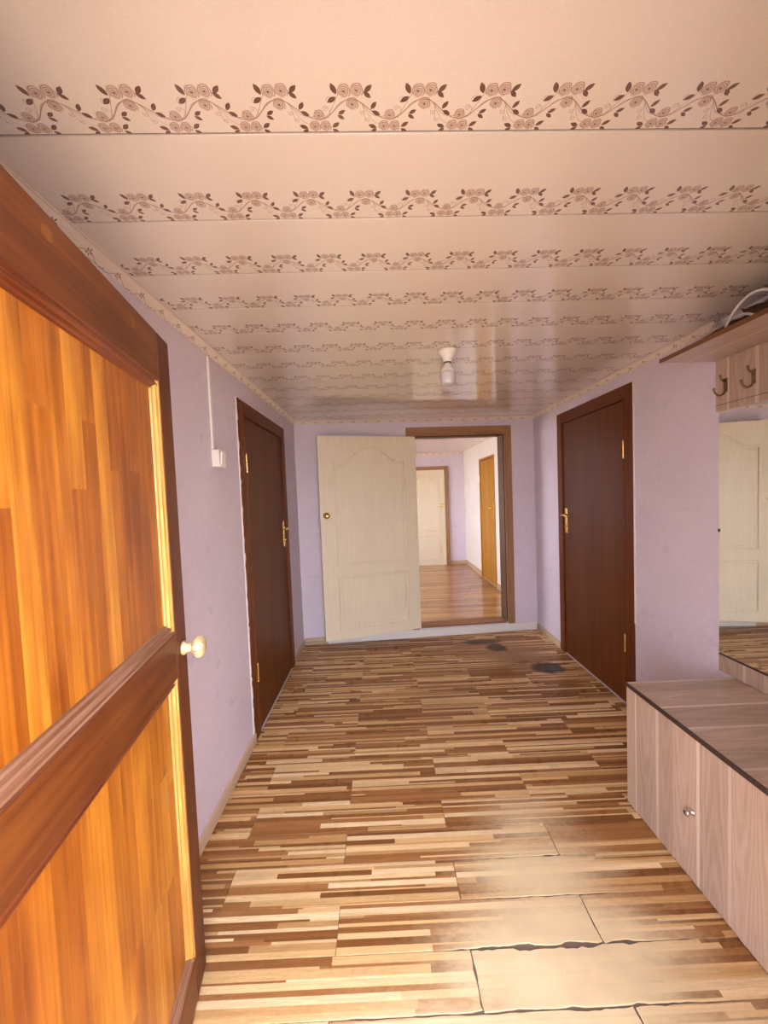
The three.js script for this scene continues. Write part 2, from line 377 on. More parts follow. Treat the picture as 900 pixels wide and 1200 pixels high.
// far room
struct('wall_far', bx(FXL - 0.15, FXR + 0.15, -0.05, FH + 0.2, FZ - 0.15, FZ, 0), lilac);
{
  const g = plate(FZ, -4.4, -0.05, FH + 0.2, 0.15, [[-6.55, -5.69, FF, FF + 1.985]]);
  g.rotateY(-Math.PI / 2); g.translate(FXR, 0, 0);
  struct('wall_far_right', g, whitePaint);
  struct('wall_far_closet', bx(FXR + 0.15, FXR + 0.2, -0.05, FH, -6.7, -5.5, 0), outerPaint);
}
{
  const g = plate(4.2, -FZ, -0.05, FH + 0.2, 0.15, [[4.95, 7.2, FF + 0.75, 2.2]]);
  g.rotateY(Math.PI / 2); g.translate(FXL, 0, 0);
  struct('wall_far_left', g, whitePaint);
}
const farPoly = (x, z) => -(toBack(x, z) + 0.16);
const floorFar = struct('floor_far_room', slab(clip([[FXL, FZ], [FXR, FZ], [FXR, -4], [FXL, -4]], farPoly), FF - 0.004, -0.05, 0, (x, z) => [x, z]), grout);
{
  const laminate = dataTex(1024, 1024, (u, v) => {
    const x = u * 3, z = v * 3, row = Math.floor(z / 0.03), r = hash(row, 11), seg = Math.floor((x + 3 * r) / (0.5 + 0.4 * hash(row, 3))), q = hash(row, seg + 50);
    const c = [[0.44, 0.22, 0.08], [0.34, 0.155, 0.05], [0.25, 0.1, 0.03], [0.48, 0.26, 0.1]][Math.floor(q * 4)], k = 1 + 0.4 * (fbm(x * 12, z * 260, 3) - 0.5);
    return c.map((e) => e * k);
  });
  const lamMat = phys({ map: laminate, roughness: 0.3, clearcoat: 0.4, clearcoatRoughness: 0.12 });
  for (let row = 0; row < 18; row++) for (let col = -2; col <= 2; col++) {
    const z1 = -4.2 - row * 0.2, z0 = z1 - 0.2, x0 = col * 1.2 - (row % 3) * 0.4, x1 = x0 + 1.2, gp = 0.0008;
    let poly = [[x0 + gp, z0 + gp], [x1 - gp, z0 + gp], [x1 - gp, z1 - gp], [x0 + gp, z1 - gp]];
    for (const f of [(x) => x - FXL - 0.001, (x) => FXR - 0.001 - x, (x, z) => z - FZ - 0.001, farPoly]) if (poly.length > 2) poly = clip(poly, f);
    if (poly.length > 2) mesh('plank', slab(poly, FF, FF - 0.004, 0.001, (x, z) => [x / 3 + 0.37 * row, z / 3]), lamMat, floorFar);
  }
}
const ceilFar = struct('ceiling_far_room', slab(clip([[FXL - 0.15, FZ - 0.15], [FXR + 0.15, FZ - 0.15], [FXR + 0.15, -4], [FXL - 0.15, -4]], farPoly), FH + 0.009, FH + 0.2, 0, (x, z) => [x, z]), grout);
{
  const list = [-4.2]; while (list[list.length - 1] > FZ) list.push(list[list.length - 1] - 0.2575);
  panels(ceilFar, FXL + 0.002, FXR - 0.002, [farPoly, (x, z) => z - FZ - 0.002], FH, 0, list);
}
{
  const w = group('window_1', [FXL - 0.06, 0, -6.075], Math.PI / 2, { kind: 'structure' }), a = 1.125, y0 = FF + 0.75, y1 = 2.2;
  const bars = [[-a, a, y0, y0 + 0.06], [-a, a, y1 - 0.06, y1], [-a, -a + 0.06, y0 + 0.06, y1 - 0.06], [a - 0.06, a, y0 + 0.06, y1 - 0.06], [-0.03, 0.03, y0 + 0.06, y1 - 0.06]];
  for (const [p, q, r, s] of bars) mesh('window_frame', bx(p, q, r, s, -0.03, 0.03, 0.004), whitePlastic, w);
  const pane = phys({ color: lin(1, 1, 1), transmission: 1, thickness: 0, roughness: 0.02, ior: 1.5 });
  for (const [p, q] of [[-a + 0.06, -0.03], [0.03, a - 0.06]]) mesh('pane', bx(p, q, y0 + 0.06, y1 - 0.06, -0.004, 0.004, 0), pane, w);
  mesh('window_sill', bx(-a, a, y0 - 0.03, y0, 0.03, 0.14, 0.004), whitePlastic, w);
}
// outside: the paved yard before the entrance and round the house
{
  const pav = tiled(dataTex(512, 512, (u, v) => { const k = 0.8 + 0.35 * (fbm(u * 30, v * 30, 4) - 0.5) + 0.2 * (fbm(u * 4, v * 4, 3) - 0.5); return [k, k * 0.97, k * 0.92]; }), 4, 4);
  struct('ground', bx(-18, 18, -0.3, -0.165, -20, 16, 0), std({ color: lin(0.62, 0.5, 0.38), map: pav, roughness: 0.9 }));
  struct('threshold', bx(-0.5, 0.44, -0.003, 0.0, ZF + 0.001, ZO - 0.01, 0), skirtTan);
}

// ---------------------------------------------------------------- cornice and skirting
const cornicePrint = (() => {
  const c = document.createElement('canvas'); c.width = 512; c.height = 160;
  const g = c.getContext('2d'), r = rng(8);
  g.fillStyle = '#e8d8c8'; g.fillRect(0, 0, 512, 160);
  for (let i = 0; i < 1500; i++) { g.fillStyle = 'rgba(160,130,100,0.12)'; g.fillRect(r() * 512, r() * 160, 6, 1.5); }
  g.fillStyle = 'rgba(200,170,130,0.8)'; g.fillRect(0, 8, 512, 5); g.fillRect(0, 147, 512, 5);
  g.strokeStyle = 'rgba(150,120,85,0.8)'; g.lineWidth = 4; g.beginPath();
  for (let x = 0; x <= 512; x += 8) g[x ? 'lineTo' : 'moveTo'](x, 80 + 26 * Math.sin((x / 512) * Math.PI * 4));
  g.stroke();
  for (let k = 0; k < 4; k++) {
    const cx = 64 + k * 128, cy = 80 + (k % 2 ? -22 : 22);
    g.fillStyle = 'rgba(112,84,66,0.75)';
    for (let q = 0; q < 5; q++) { g.beginPath(); g.ellipse(cx + 17 * Math.cos(q * 1.257), cy + 15 * Math.sin(q * 1.257), 9, 5, q * 1.257, 0, 7); g.fill(); }
  }
  const t = new THREE.CanvasTexture(c); t.colorSpace = THREE.SRGBColorSpace; t.wrapS = t.wrapT = THREE.RepeatWrapping;
  return t;
})();
const corniceMat = std({ map: cornicePrint, roughness: 0.4 });
function cornice(len, size = 0.034) {                                  // runs along local +x, wall at z = 0, ceiling at y = 0
  const prof = [[0, 0], [0, -size], [0.006, -size], [0.01, -size + 0.008], [size - 0.008, -0.01], [size, -0.006], [size, 0]];
  const pos = [], uv = [];
  let run = 0;
  for (let i = 0; i + 1 < prof.length; i++) {
    const [a, b] = prof[i], [c, d] = prof[i + 1], l = Math.hypot(c - a, d - b), v0 = run / 0.085, v1 = (run + l) / 0.085; run += l;
    for (const [x, z, y, u, v] of [[0, a, b, 0, v0], [len, a, b, len, v0], [len, c, d, len, v1], [0, a, b, 0, v0], [len, c, d, len, v1], [0, c, d, 0, v1]]) { pos.push(x, y, z); uv.push(u / 0.26, v); }
  }
  const g = new THREE.BufferGeometry();
  g.setAttribute('position', new THREE.Float32BufferAttribute(pos, 3)); g.setAttribute('uv', new THREE.Float32BufferAttribute(uv, 2));
  g.computeVertexNormals();
  return g;
}
{
  const place = (g, turn, x, y, z) => { g.rotateY(turn); g.translate(x, y, z); return g; };
  struct('trim_1', place(cornice(3.72), Math.PI / 2, XL + 0.001, H - 0.0005, ZF - 0.01), corniceMat);
  struct('trim_2', place(cornice(2.32), -Math.PI / 2, XR - 0.001, H - 0.0005, -4.25), corniceMat);
  struct('trim_3', place(cornice(2.58), BT, XL + 0.003, H - 0.0005, ZB - SB * XL + 0.001), corniceMat);
  struct('trim_4', place(cornice(FXR - FXL - 0.01), 0, FXL + 0.005, FH - 0.0005, FZ + 0.001), corniceMat);
  const sk = (name, turn, x, y, z, len, h, m, t = 0.012) => { const g = bx(0, len, 0, h, 0, t, 0.003, true); struct(name, place(g, turn, x, y, z), m); };
  sk('baseboard_left', Math.PI / 2, XL, 0.0005, ZF - 0.01, 2.1, 0.066, skirtTan);
  sk('baseboard_left_far', Math.PI / 2, XL, 0.0005, DL.z - DL.w - 0.002, 0.455, 0.066, skirtTan);
  sk('baseboard_right', -Math.PI / 2, XR, 0.0005, -4.243, 0.55, 0.066, skirtTan);
  sk('baseboard_back_left', BT, XL + 0.014, 0.0005, ZB - SB * (XL + 0.014), 0.24, 0.075, skirtTan);
  sk('baseboard_back', BT, -0.608, 0.0005, ZB + SB * 0.608, 2.3, 0.085, skirtWhite, 0.016);
  sk('baseboard_far', 0, 1.37, FF + 0.0005, FZ, FXR - 1.37 - 0.013, 0.075, skirtTan);
  sk('baseboard_far_right', -Math.PI / 2, FXR, FF + 0.0005, FZ + 0.001, -6.56 - FZ, 0.085, skirtTan);
  sk('baseboard_far_right_near', -Math.PI / 2, FXR, FF + 0.0005, -5.68, 1.2, 0.085, skirtTan);
}

// ---------------------------------------------------------------- doors
function leverSet(parent, x, y, z, dir, m) {                           // plate, lever (towards dir) and keyhole of a door
  const h = mesh('door_handle', bx(x - 0.02, x + 0.02, y - 0.115, y + 0.115, z, z + 0.006, 0.004), m, parent);
  const curve = new THREE.CatmullRomCurve3([[0, 0, 0], [0, 0, 0.035], [dir * 0.015, 0.001, 0.048], [dir * 0.06, 0.004, 0.05], [dir * 0.115, -0.004, 0.046]].map((p) => new THREE.Vector3(x + p[0], y + 0.05 + p[1], z + 0.006 + p[2])));
  const g = new THREE.TubeGeometry(curve, 20, 0.0085, 8), tip = new THREE.SphereGeometry(0.0085, 8, 6); tip.translate(x + dir * 0.115, y + 0.046, z + 0.052);
  const col = lathe([[0.001, 0], [0.015, 0], [0.015, 0.01], [0.01, 0.014], [0.001, 0.014]], 14); col.rotateX(Math.PI / 2); col.translate(x, y + 0.05, z + 0.005);
  mesh('lever', flatten([g, tip, col]), m, h);
  const k = lathe([[0.001, 0], [0.011, 0], [0.011, 0.012], [0.001, 0.014]], 14); k.rotateX(Math.PI / 2); k.translate(x, y - 0.055, z + 0.005);
  mesh('keyhole', k, m, h);
  return h;
}
function hinge(parent, x, y, z, m) {
  const g = new THREE.CylinderGeometry(0.007, 0.007, 0.11, 10); g.translate(x, y, z);
  const t = [0.058, -0.058].map((d) => { const s = new THREE.SphereGeometry(0.0075, 8, 6); s.translate(x, y + d, z); return s; });
  return mesh('hinge', flatten([g, ...t]), m, parent);
}
// flush door with its frame; origin at the low-x bottom corner of the opening, facing local +z
function flushDoor(name, pos, turn, w, h, fw, handleHigh, mLeaf, mFrame, mMetal, hy, hinges) {
  const d = group(name, pos, turn, { kind: 'structure' });
  for (const [a, b, c, e] of [[0, fw, 0, h], [w - fw, w, 0, h], [fw, w - fw, h - fw, h]]) mesh('door_frame', bx(a + 0.001, b - 0.001, c + 0.001, e - 0.001, -0.12, 0.008, 0.004, e === h && c > 0), mFrame, d);
  for (const [a, b, c, e] of [[fw, fw + 0.012, 0.006, h - fw], [w - fw - 0.012, w - fw, 0.006, h - fw], [fw + 0.012, w - fw - 0.012, h - fw - 0.012, h - fw]]) mesh('frame_bead', bx(a, b, c, e, -0.03, 0.0115, 0.004), mFrame, d);
  const leaf = mesh('leaf', bx(fw + 0.015, w - fw - 0.015, 0.008, h - fw - 0.015, -0.045, -0.004, 0.003), mLeaf, d);
  leverSet(leaf, handleHigh ? w - fw - 0.06 : fw + 0.06, hy, -0.004, handleHigh ? -1 : 1, mMetal);
  for (const y of hinges) hinge(d, handleHigh ? fw + 0.006 : w - fw - 0.006, y, 0.012, mMetal);
  return d;
}
const doorLeft = flushDoor('door_2', [XL, 0, DL.z], Math.PI / 2, DL.w, DL.h, 0.085, true, mahogany, mahoganyFrame, brass, 1.25, [1.8, 0.42]);
const doorRight = flushDoor('door_3', [XR, 0, DR.z], -Math.PI / 2, DR.w, DR.h, 0.085, false, mahogany, mahoganyFrame, brass, 1.26, [1.81, 0.45]);
const goldenLocal = flushDoor('door_5', [FXR, FF, -6.55], -Math.PI / 2, 0.86, 1.985, 0.03, true, golden, golden, brass, 1.14, [1.65, 0.3]);
// broken plaster along the camera side of each dark frame
function brokenPlaster(name, pos, turn, h, seed) {
  const pts = [], r = rng(seed);
  for (let y = 0.07; y <= h; y += 0.022) pts.push([0.004 + 0.013 * r() * (0.4 + fbm(y * 6, seed)) + (r() < 0.1 ? 0.008 : 0), y]);
  const s = new THREE.Shape([new THREE.Vector2(0, 0.07), ...pts.map(([x, y]) => new THREE.Vector2(x, y)), new THREE.Vector2(0, h)]);
  const g = new THREE.ExtrudeGeometry(s, { depth: 0.0035, bevelEnabled: true, bevelThickness: 0.001, bevelSize: 0.001, bevelSegments: 1 });
  g.rotateY(turn); g.translate(...pos);
  struct(name, g, chalk);
}
brokenPlaster('trim_5', [XL + 0.0005, 0, DL.z + 0.0205], Math.PI / 2, DL.h, 3);
{
  const r = rng(21), pts = [];
  for (let y = 0.62; y <= DR.h; y += 0.022) pts.push(new THREE.Vector2(0.004 + 0.014 * r() * (0.4 + fbm(y * 6, 5)), y));
  const g = new THREE.ExtrudeGeometry(new THREE.Shape([new THREE.Vector2(0, 0.62), ...pts, new THREE.Vector2(0, DR.h)]), { depth: 0.0035, bevelEnabled: true, bevelThickness: 0.001, bevelSize: 0.001, bevelSegments: 1 });
  g.rotateY(-Math.PI / 2); g.translate(XR - 0.0005, 0, DR.z + DR.w + 0.001);
  struct('trim_6', g, chalk);
}

// moulded cream door leaf: x 0..w, y 0..h, front face at z = 0, with an arched upper and a plain lower panel
function archPath(x0, x1, y0, ys, yp, C = THREE.Shape) {
  const p = new C(), m = (x0 + x1) / 2, hw = (x1 - x0) / 2;
  p.moveTo(x0, y0); p.lineTo(x1, y0); p.lineTo(x1, ys);
  if (yp > ys) {
    p.lineTo(x1 - 0.12 * hw, ys + 0.06 * (yp - ys));
    p.bezierCurveTo(x1 - 0.5 * hw, ys + 0.12 * (yp - ys), m + 0.42 * hw, yp, m, yp);
    p.bezierCurveTo(m - 0.42 * hw, yp, x0 + 0.5 * hw, ys + 0.12 * (yp - ys), x0 + 0.12 * hw, ys + 0.06 * (yp - ys));
  }
  p.lineTo(x0, ys); p.lineTo(x0, y0);
  return p;
}
function mouldedLeaf(parent, w, h, m, knobX, knobY, thick = 0.04) {
  const leaf = mesh('leaf', bx(0, w, 0, h, -thick, 0, 0.003), m, parent), ext = { depth: 0.002, bevelEnabled: true, bevelThickness: 0.009, bevelSize: 0.006, bevelSegments: 3, curveSegments: 24 };
  const x0 = 0.165 * w, x1 = 0.865 * w;
  for (const [y0, ys, yp] of [[0.37 * h, 0.868 * h, 0.945 * h], [0.055 * h, 0.305 * h, 0]]) {
    const ring = archPath(x0 - 0.012, x1 + 0.012, y0 - 0.012, ys + 0.012, yp ? yp + 0.012 : 0);
    ring.holes.push(archPath(x0, x1, y0, ys, yp, THREE.Path));
    const g = metric(new THREE.ExtrudeGeometry(ring, ext)); g.translate(0, 0, 0.0005);
    mesh('panel_moulding', g, m, leaf);
    const f = metric(new THREE.ExtrudeGeometry(archPath(x0 + 0.036, x1 - 0.036, y0 + 0.036, ys - 0.036, yp ? yp - 0.036 : 0), { ...ext, depth: 0.001, bevelThickness: 0.005, bevelSize: 0.014 }));
    mesh('raised_panel', f, m, leaf);
  }
  const k = lathe([[0.001, 0], [0.033, 0], [0.033, 0.004], [0.026, 0.009], [0.012, 0.012], [0.011, 0.026], [0.022, 0.034], [0.028, 0.046], [0.025, 0.058], [0.012, 0.064], [0.001, 0.065]]);
  k.rotateX(Math.PI / 2); k.translate(knobX, knobY, 0);
  mesh('door_knob', k, brass, leaf);
  return leaf;
}
{
  // back doorway: casing, lining, and the cream leaf swung open into the corridor
  const d = group('door_4', [0, 0, ZB], BT, { kind: 'structure' });
  const cas = (a, b, c, e, sw) => flatten([bx(a, b, c, e, 0.0005, 0.016, 0.004, sw), sw ? bx(a + 0.012, b - 0.012, c + 0.02, e - 0.012, 0.014, 0.022, 0.004, sw) : bx(a + 0.016, b - 0.016, c, e, 0.014, 0.022, 0.004, sw)]);
  mesh('casing', cas(OX0 - 0.08, OX0, 0.088, OTOP, false), oakCasing, d);
  mesh('casing', cas(OX1, OX1 + 0.08, 0.088, OTOP, false), oakCasing, d);
  mesh('casing', cas(OX0 - 0.08, OX1 + 0.08, OTOP, OTOP + 0.09, true), oakCasing, d);
  mesh('jamb', bx(OX0, OX0 + 0.012, FF, OTOP, -0.158, 0.002, 0.002), darkJamb, d);
  mesh('jamb', bx(OX1 - 0.012, OX1, FF, OTOP, -0.158, 0.002, 0.002), darkJamb, d);
  mesh('jamb', bx(OX0 + 0.012, OX1 - 0.012, OTOP - 0.012, OTOP, -0.158, 0.002, 0.002), darkJamb, d);
  mesh('door_sill', bx(OX0 + 0.012, OX1 - 0.012, FF - 0.012, FF + 0.006, -0.16, 0.012, 0.003, true), veneer(0.34, 0.17, 0.08, 0.5), d);
  // leaf: hinge near (0.385, -4.12), free edge near (-0.59, -3.83)
  const hx = 0.392, hz = -4.118, fx = -0.595, fz = -3.826, w = Math.hypot(hx - fx, hz - fz), o = new THREE.Group();
  const g = group('door_6', [fx, 0.112, fz], Math.atan2(-(hz - fz), hx - fx), { kind: 'structure' });
  mouldedLeaf(g, w, 2.05, cream, 0.062, 1.262);
  for (const y of [0.25, 1.8]) hinge(g, w + 0.004, y, -0.03, brass);
}
{
  const d = group('door_7', [0.43, FF, FZ], 0, { kind: 'structure' });
  const leaf = mouldedLeaf(d, 0.86, 1.9, cream, 0.79, 1.195, 0.03);
  leaf.position.z = 0.032;
  for (const [a, b, c, e] of [[-0.07, -0.004, 0, 1.97], [0.864, 0.935, 0, 1.97], [-0.004, 0.864, 1.905, 1.97]]) mesh('casing', bx(a, b, c, e, 0.001, 0.045, 0.005, c > 0), oakCasing, d);
}

// entrance door, opened into the corridor; local x from the hinge to the free edge, front face at local z = 0
{
  const H0 = [-0.483, -0.357], E = [-0.643, -1.243], w = Math.hypot(E[0] - H0[0], E[1] - H0[1]);
  const d = group('door_1', [H0[0], 0.018, H0[1]], Math.atan2(-(E[1] - H0[1]), E[0] - H0[0]), { kind: 'structure' });
  // local +x points at the free edge, local +z into the corridor
  const yT = 2.042, st = 0.094, T = 0.042, r = rng(31);
  mesh('stile', bx(w - st, w, 0, yT, -T, 0, 0.005, false, 0.13, 0.2), pineEdge, d);
  mesh('stile', bx(0, st, 0, yT, -T, 0, 0.005, false, 0.33, 0.6), pineEdge, d);
  mesh('rail', bx(st + 0.0005, w - st - 0.0005, 1.905, yT, -T, -0.0004, 0.004, true, 0.1, 0.3), pineDark, d);
  mesh('rail', bx(st + 0.0005, w - st - 0.0005, 1.025, 1.157, -T, -0.0004, 0.004, true, 0.4, 0.7), pineDark, d);
  mesh('rail', bx(st + 0.0005, w - st - 0.0005, 0, 0.135, -T, -0.0004, 0.004, true, 0.2, 0.9), pineDark, d);
  const knotWood = wood(0.3, 0.1, 0.014, 0.5, 0.05), topRail = d.children[2];
  for (const [x, y, q] of [[0.635, 2.0, 0.019], [0.328, 2.006, 0.013]]) {
    const g = lathe([[q, -0.001], [q * 0.8, 0.0006], [q * 0.55, 0.0002], [q * 0.3, 0.0009], [0.0005, 0.001]], 18); g.rotateX(Math.PI / 2); g.scale(1.35, 1, 1); g.translate(x, y, 0);
    mesh('knot', metric(g), knotWood, topRail);
  }
  // moulded beads round each panel, stepping down from the frame to the panel
  const bead = (len) => { const s = new THREE.Shape([[0, -0.002], [0.006, -0.002], [0.009, -0.006], [0.013, -0.006], [0.017, -0.0035], [0.022, -0.006], [0.026, -0.012], [0.032, -0.0135], [0.035, -0.019], [0, -0.019]].map(([x, y]) => new THREE.Vector2(x, y))); return new THREE.ExtrudeGeometry(s, { depth: len, bevelEnabled: false }); };
  // bead in (x across, y depth, z along) -> vertical on the free side, on the hinge side, and horizontal
  const vert = (x, y0, y1, dir) => { const g = bead(y1 - y0); const p = g.attributes.position; for (let i = 0; i < p.count; i++) p.setXYZ(i, x + dir * p.getX(i), y0 + p.getZ(i), p.getY(i)); if (dir > 0) flip(g); g.computeVertexNormals(); return metric(g); };
  const hori = (y, x0, x1, dir) => { const g = bead(x1 - x0); const p = g.attributes.position; for (let i = 0; i < p.count; i++) p.setXYZ(i, x0 + p.getZ(i), y + dir * p.getX(i), p.getY(i)); if (dir < 0) flip(g); g.computeVertexNormals(); return metric(g, true); };
  function flip(g) { const p = g.attributes.position.array; for (let i = 0; i < p.length; i += 9) for (let k = 0; k < 3; k++) [p[i + 3 + k], p[i + 6 + k]] = [p[i + 6 + k], p[i + 3 + k]]; }
  for (const [y0, y1] of [[1.157, 1.905], [0.135, 1.025]]) {
    mesh('moulding', vert(w - st, y0, y1, -1), pineBead, d);
    mesh('moulding', vert(st, y0, y1, 1), pineBead, d);
    mesh('moulding', hori(y0, st, w - st, 1), pineLowBead, d);  // lower bead in a paler brown than the upper one
    mesh('moulding', hori(y1, st, w - st, -1), pineRed, d);
    const panel = mesh('panel', bx(st, w - st, y0, y1, -0.034, -0.022, 0), pineStave[0], d);
    const a = st + 0.03, b = w - st - 0.03, n = 13, sw = (b - a) / n;
    for (let k = 0; k < n; k++) {
      let y = y0 + 0.03, top = y1 - 0.03;
      const first = 0.2 + 0.5 * r();
      for (let q = 0; y < top - 0.001; q++) {
        const len = q ? 0.3 + 0.35 * r() : first, e = top - y - len < 0.12 ? top : y + len;
        mesh('stave', bx(a + k * sw, a + (k + 1) * sw, y, e, -0.022, -0.0185 + 0.0003 * r(), 0, false, r() * 3, r() * 3), pineStave[Math.floor(r() * 5)], panel);
        y = e;
      }
    }
  }
  const k = lathe([[0.001, 0], [0.02, 0], [0.022, 0.006], [0.019, 0.011], [0.0135, 0.016], [0.0125, 0.026], [0.017, 0.032], [0.027, 0.036], [0.033, 0.044], [0.034, 0.052], [0.03, 0.061], [0.02, 0.067], [0.001, 0.069]], 32);
  k.rotateX(Math.PI / 2); k.translate(w - 0.045, 1.092, 0);
  mesh('door_knob', k, palePine, d);
  // hung in the entrance opening
  for (const y of [0.25, 1.8]) hinge(d, -0.004, y, -0.02, steel);
}

// ---------------------------------------------------------------- hallway unit on the right
const laminateTex = dataTex(1024, 1024, (u, v) => {                    // 0.9 m x 0.9 m, strips along v
  const x = u * 0.9, y = v * 0.9, e = [0, 0.062, 0.072, 0.2, 0.218, 0.3, 0.42, 0.434, 0.57, 0.584, 0.7, 0.8, 0.812, 0.9];
  let k = 0; while (k < e.length - 2 && x > e[k + 1]) k++;
  const wv = x + 0.012 * fbm(x * 6, y * 3 + k * 9, 3), cx = (e[k] + e[k + 1]) / 2 + 0.02 * (hash(k, 1) - 0.5), wd = e[k + 1] - e[k];
  const light = wd < 0.04, q = Math.abs(wv - cx) / wd, cath = 0.5 + 0.5 * Math.sin(26 * (q * q * 2.2 + 0.9 * y * (hash(k, 4) > 0.5 ? 1 : -1) + 0.25 * fbm(x * 30, y * 5, 3)));
  const f = fbm(x * 260, y * 14, 3), b = fbm(x * 12 + k, y * 4, 3), t = 0.55 * cath * (light ? 0.15 : wd > 0.08 ? 0.6 : 0.25) + 0.5 * f + 0.35 * b;
  const lo = light ? [0.66, 0.52, 0.4] : [0.53, 0.38, 0.285], hi = light ? [0.54, 0.41, 0.31] : [0.33, 0.22, 0.155], tn = 0.9 + 0.2 * hash(k, 7);
  return [0, 1, 2].map((i) => mix(lo[i], hi[i], clamp(t - 0.22)) * tn);
});
const lam = (o = {}) => std({ map: tiled(laminateTex, 0.9, 0.9), roughness: 0.4, ...o });
const lamWood = lam(), lamTop = lam({ roughness: 0.26 });
const edgeDark = std({ color: lin(0.05, 0.026, 0.018), roughness: 0.5 });
const shelfWood = phys({ map: tiled(laminateTex, 0.9, 0.9), roughness: 0.3, clearcoat: 0.6, clearcoatRoughness: 0.05 });
const shelfEdge = std({ color: lin(0.25, 0.1, 0.035), map: woodMap, roughness: 0.4 });
const BXF = 1.165, BZ0 = -1.843, BZ1 = -0.62, BY = 0.605, GAPZ = -1.397;
{
  const b = group('shoe_bench', [BXF, 0, BZ0], 0, { label: 'low wooden shoe bench with laminate doors standing on the floor under the mirror', category: 'bench' });
  const D = XR - BXF - 0.002, L = BZ1 - BZ0;
  mesh('side_panel', bx(0.018, D, 0.001, BY - 0.02, 0, 0.018, 0.001, false, 0.31), lamWood, b);
  mesh('side_panel', bx(0.018, D, 0.001, BY - 0.02, L - 0.018, L, 0.001, false, 0.1), lamWood, b);
  mesh('back_panel', bx(D - 0.006, D, 0.03, BY - 0.02, 0.018, L - 0.018, 0), lamWood, b);
  mesh('bottom_panel', bx(0.02, D - 0.006, 0.03, 0.046, 0.018, L - 0.018, 0), lamWood, b);
  mesh('plinth', bx(0.022, 0.036, 0.001, 0.03, 0.018, L - 0.018, 0), lamWood, b);
  const top = mesh('top_panel', bx(0.0025, D, BY - 0.02, BY, -0.001, L + 0.001, 0.0012, true, 0.2, 0.1), lamTop, b);
  mesh('edge_band', bx(-0.003, 0.0025, BY - 0.019, BY + 0.0005, -0.001, L + 0.001, 0.0008), edgeDark, top);
  const g0 = GAPZ - BZ0, doors = [[0, g0, 0.0], [g0, L, 0.245]];
  for (const [a, e, off] of doors) {
    const z0 = a + (a ? 0.002 : 0), z1 = e - 0.002;
    const dr = mesh('door', bx(0, 0.017, 0.006, BY - 0.0215, z0, z1, 0.0012, false, a ? off : 0.0, a ? 0.2 : 0.05), lamWood, b);
    const kz = a ? e - 0.06 : g0 - 0.045;
    const kn = lathe([[0.001, 0], [0.012, 0], [0.012, 0.003], [0.006, 0.006], [0.0055, 0.014], [0.011, 0.019], [0.014, 0.025], [0.01, 0.03], [0.001, 0.031]], 20); kn.rotateZ(Math.PI / 2); kn.translate(0, 0.285, kz);
    mesh('knob', kn, steel, dr);
  }
}
{
  const L = 1.2, z0 = -1.92;
  const lb = group('wall_board', [XR, 0.61, z0], 0, { label: 'narrow laminate board with dark top edge on the wall between shoe bench and mirror', category: 'panel' });
  mesh('board', bx(-0.016, -0.001, -0.003, 0.082, 0, L, 0.001, false, 0.07, 0.2), lamWood, lb);
  mesh('edge_band', bx(-0.017, -0.001, 0.082, 0.086, -0.0005, L, 0.0008), edgeDark, lb);
  const m = group('wall_mirror', [XR, 0.7, z0], 0, { label: 'tall frameless wall mirror reflecting the cream arched door', category: 'mirror' });
  mesh('backing', bx(-0.011, -0.001, 0, 1.215, 0, L, 0), edgeDark, m);
  mesh('glass', bx(-0.015, -0.0112, 0, 1.215, 0.0, L, 0.001), mirrorGlass, m);
  for (const y of [0.62]) mesh('clip', bx(-0.018, -0.001, y - 0.008, y + 0.008, -0.003, 0.006, 0.001), edgeDark, m);
  const hp = group('hook_panel', [XR, 1.905, z0], 0, { label: 'laminate coat rack panel with metal hooks above the mirror', category: 'coat rack' });
  mesh('board', bx(-0.03, -0.016, 0, 0.248, 0, L, 0.0012, false, 0.0, 0.4), shelfWood, hp);
  mesh('edge_band', bx(-0.0305, -0.016, 0.03, 0.0325, 0.0005, L, 0.0006), edgeDark, hp);
  mesh('batten', bx(-0.0158, -0.001, 0.18, 0.24, 0.01, L - 0.01, 0.001), lamWood, hp);
  for (const z of [0.055, 0.195, 0.345]) {
    const bk = bx(-0.034, -0.0302, 0.085, 0.15, z - 0.011, z + 0.011, 0.0018);
    const tube = (pts, r) => new THREE.TubeGeometry(new THREE.CatmullRomCurve3(pts.map((p) => new THREE.Vector3(p[0], p[1], z + (p[2] ?? 0)))), 18, r, 7);
    const lower = tube([[-0.033, 0.105], [-0.042, 0.078], [-0.062, 0.07], [-0.082, 0.082], [-0.088, 0.097]], 0.0045), upper = tube([[-0.033, 0.135], [-0.045, 0.138], [-0.056, 0.148], [-0.058, 0.158]], 0.004);
    const s1 = new THREE.SphereGeometry(0.0065, 10, 8); s1.translate(-0.088, 0.099, z); const s2 = new THREE.SphereGeometry(0.006, 10, 8); s2.translate(-0.058, 0.16, z);
    mesh('coat_hook', flatten([bk, lower, upper, s1, s2]), std({ color: lin(0.3, 0.2, 0.13), metalness: 1, roughness: 0.35 }), hp);
  }
  const sh = group('overhead_shelf', [XR, 2.155, -1.93], 0, { label: 'brown glossy shelf board just below the ceiling above the coat hooks', category: 'shelf' });
  mesh('board', bx(-0.299, -0.001, 0, 0.018, 0, 1.21, 0.001, false, 0.1, 0.0), shelfWood, sh);
  mesh('front_edge', bx(-0.303, -0.299, -0.0008, 0.0188, 0, 1.21, 0.0008, true), shelfEdge, sh);
}
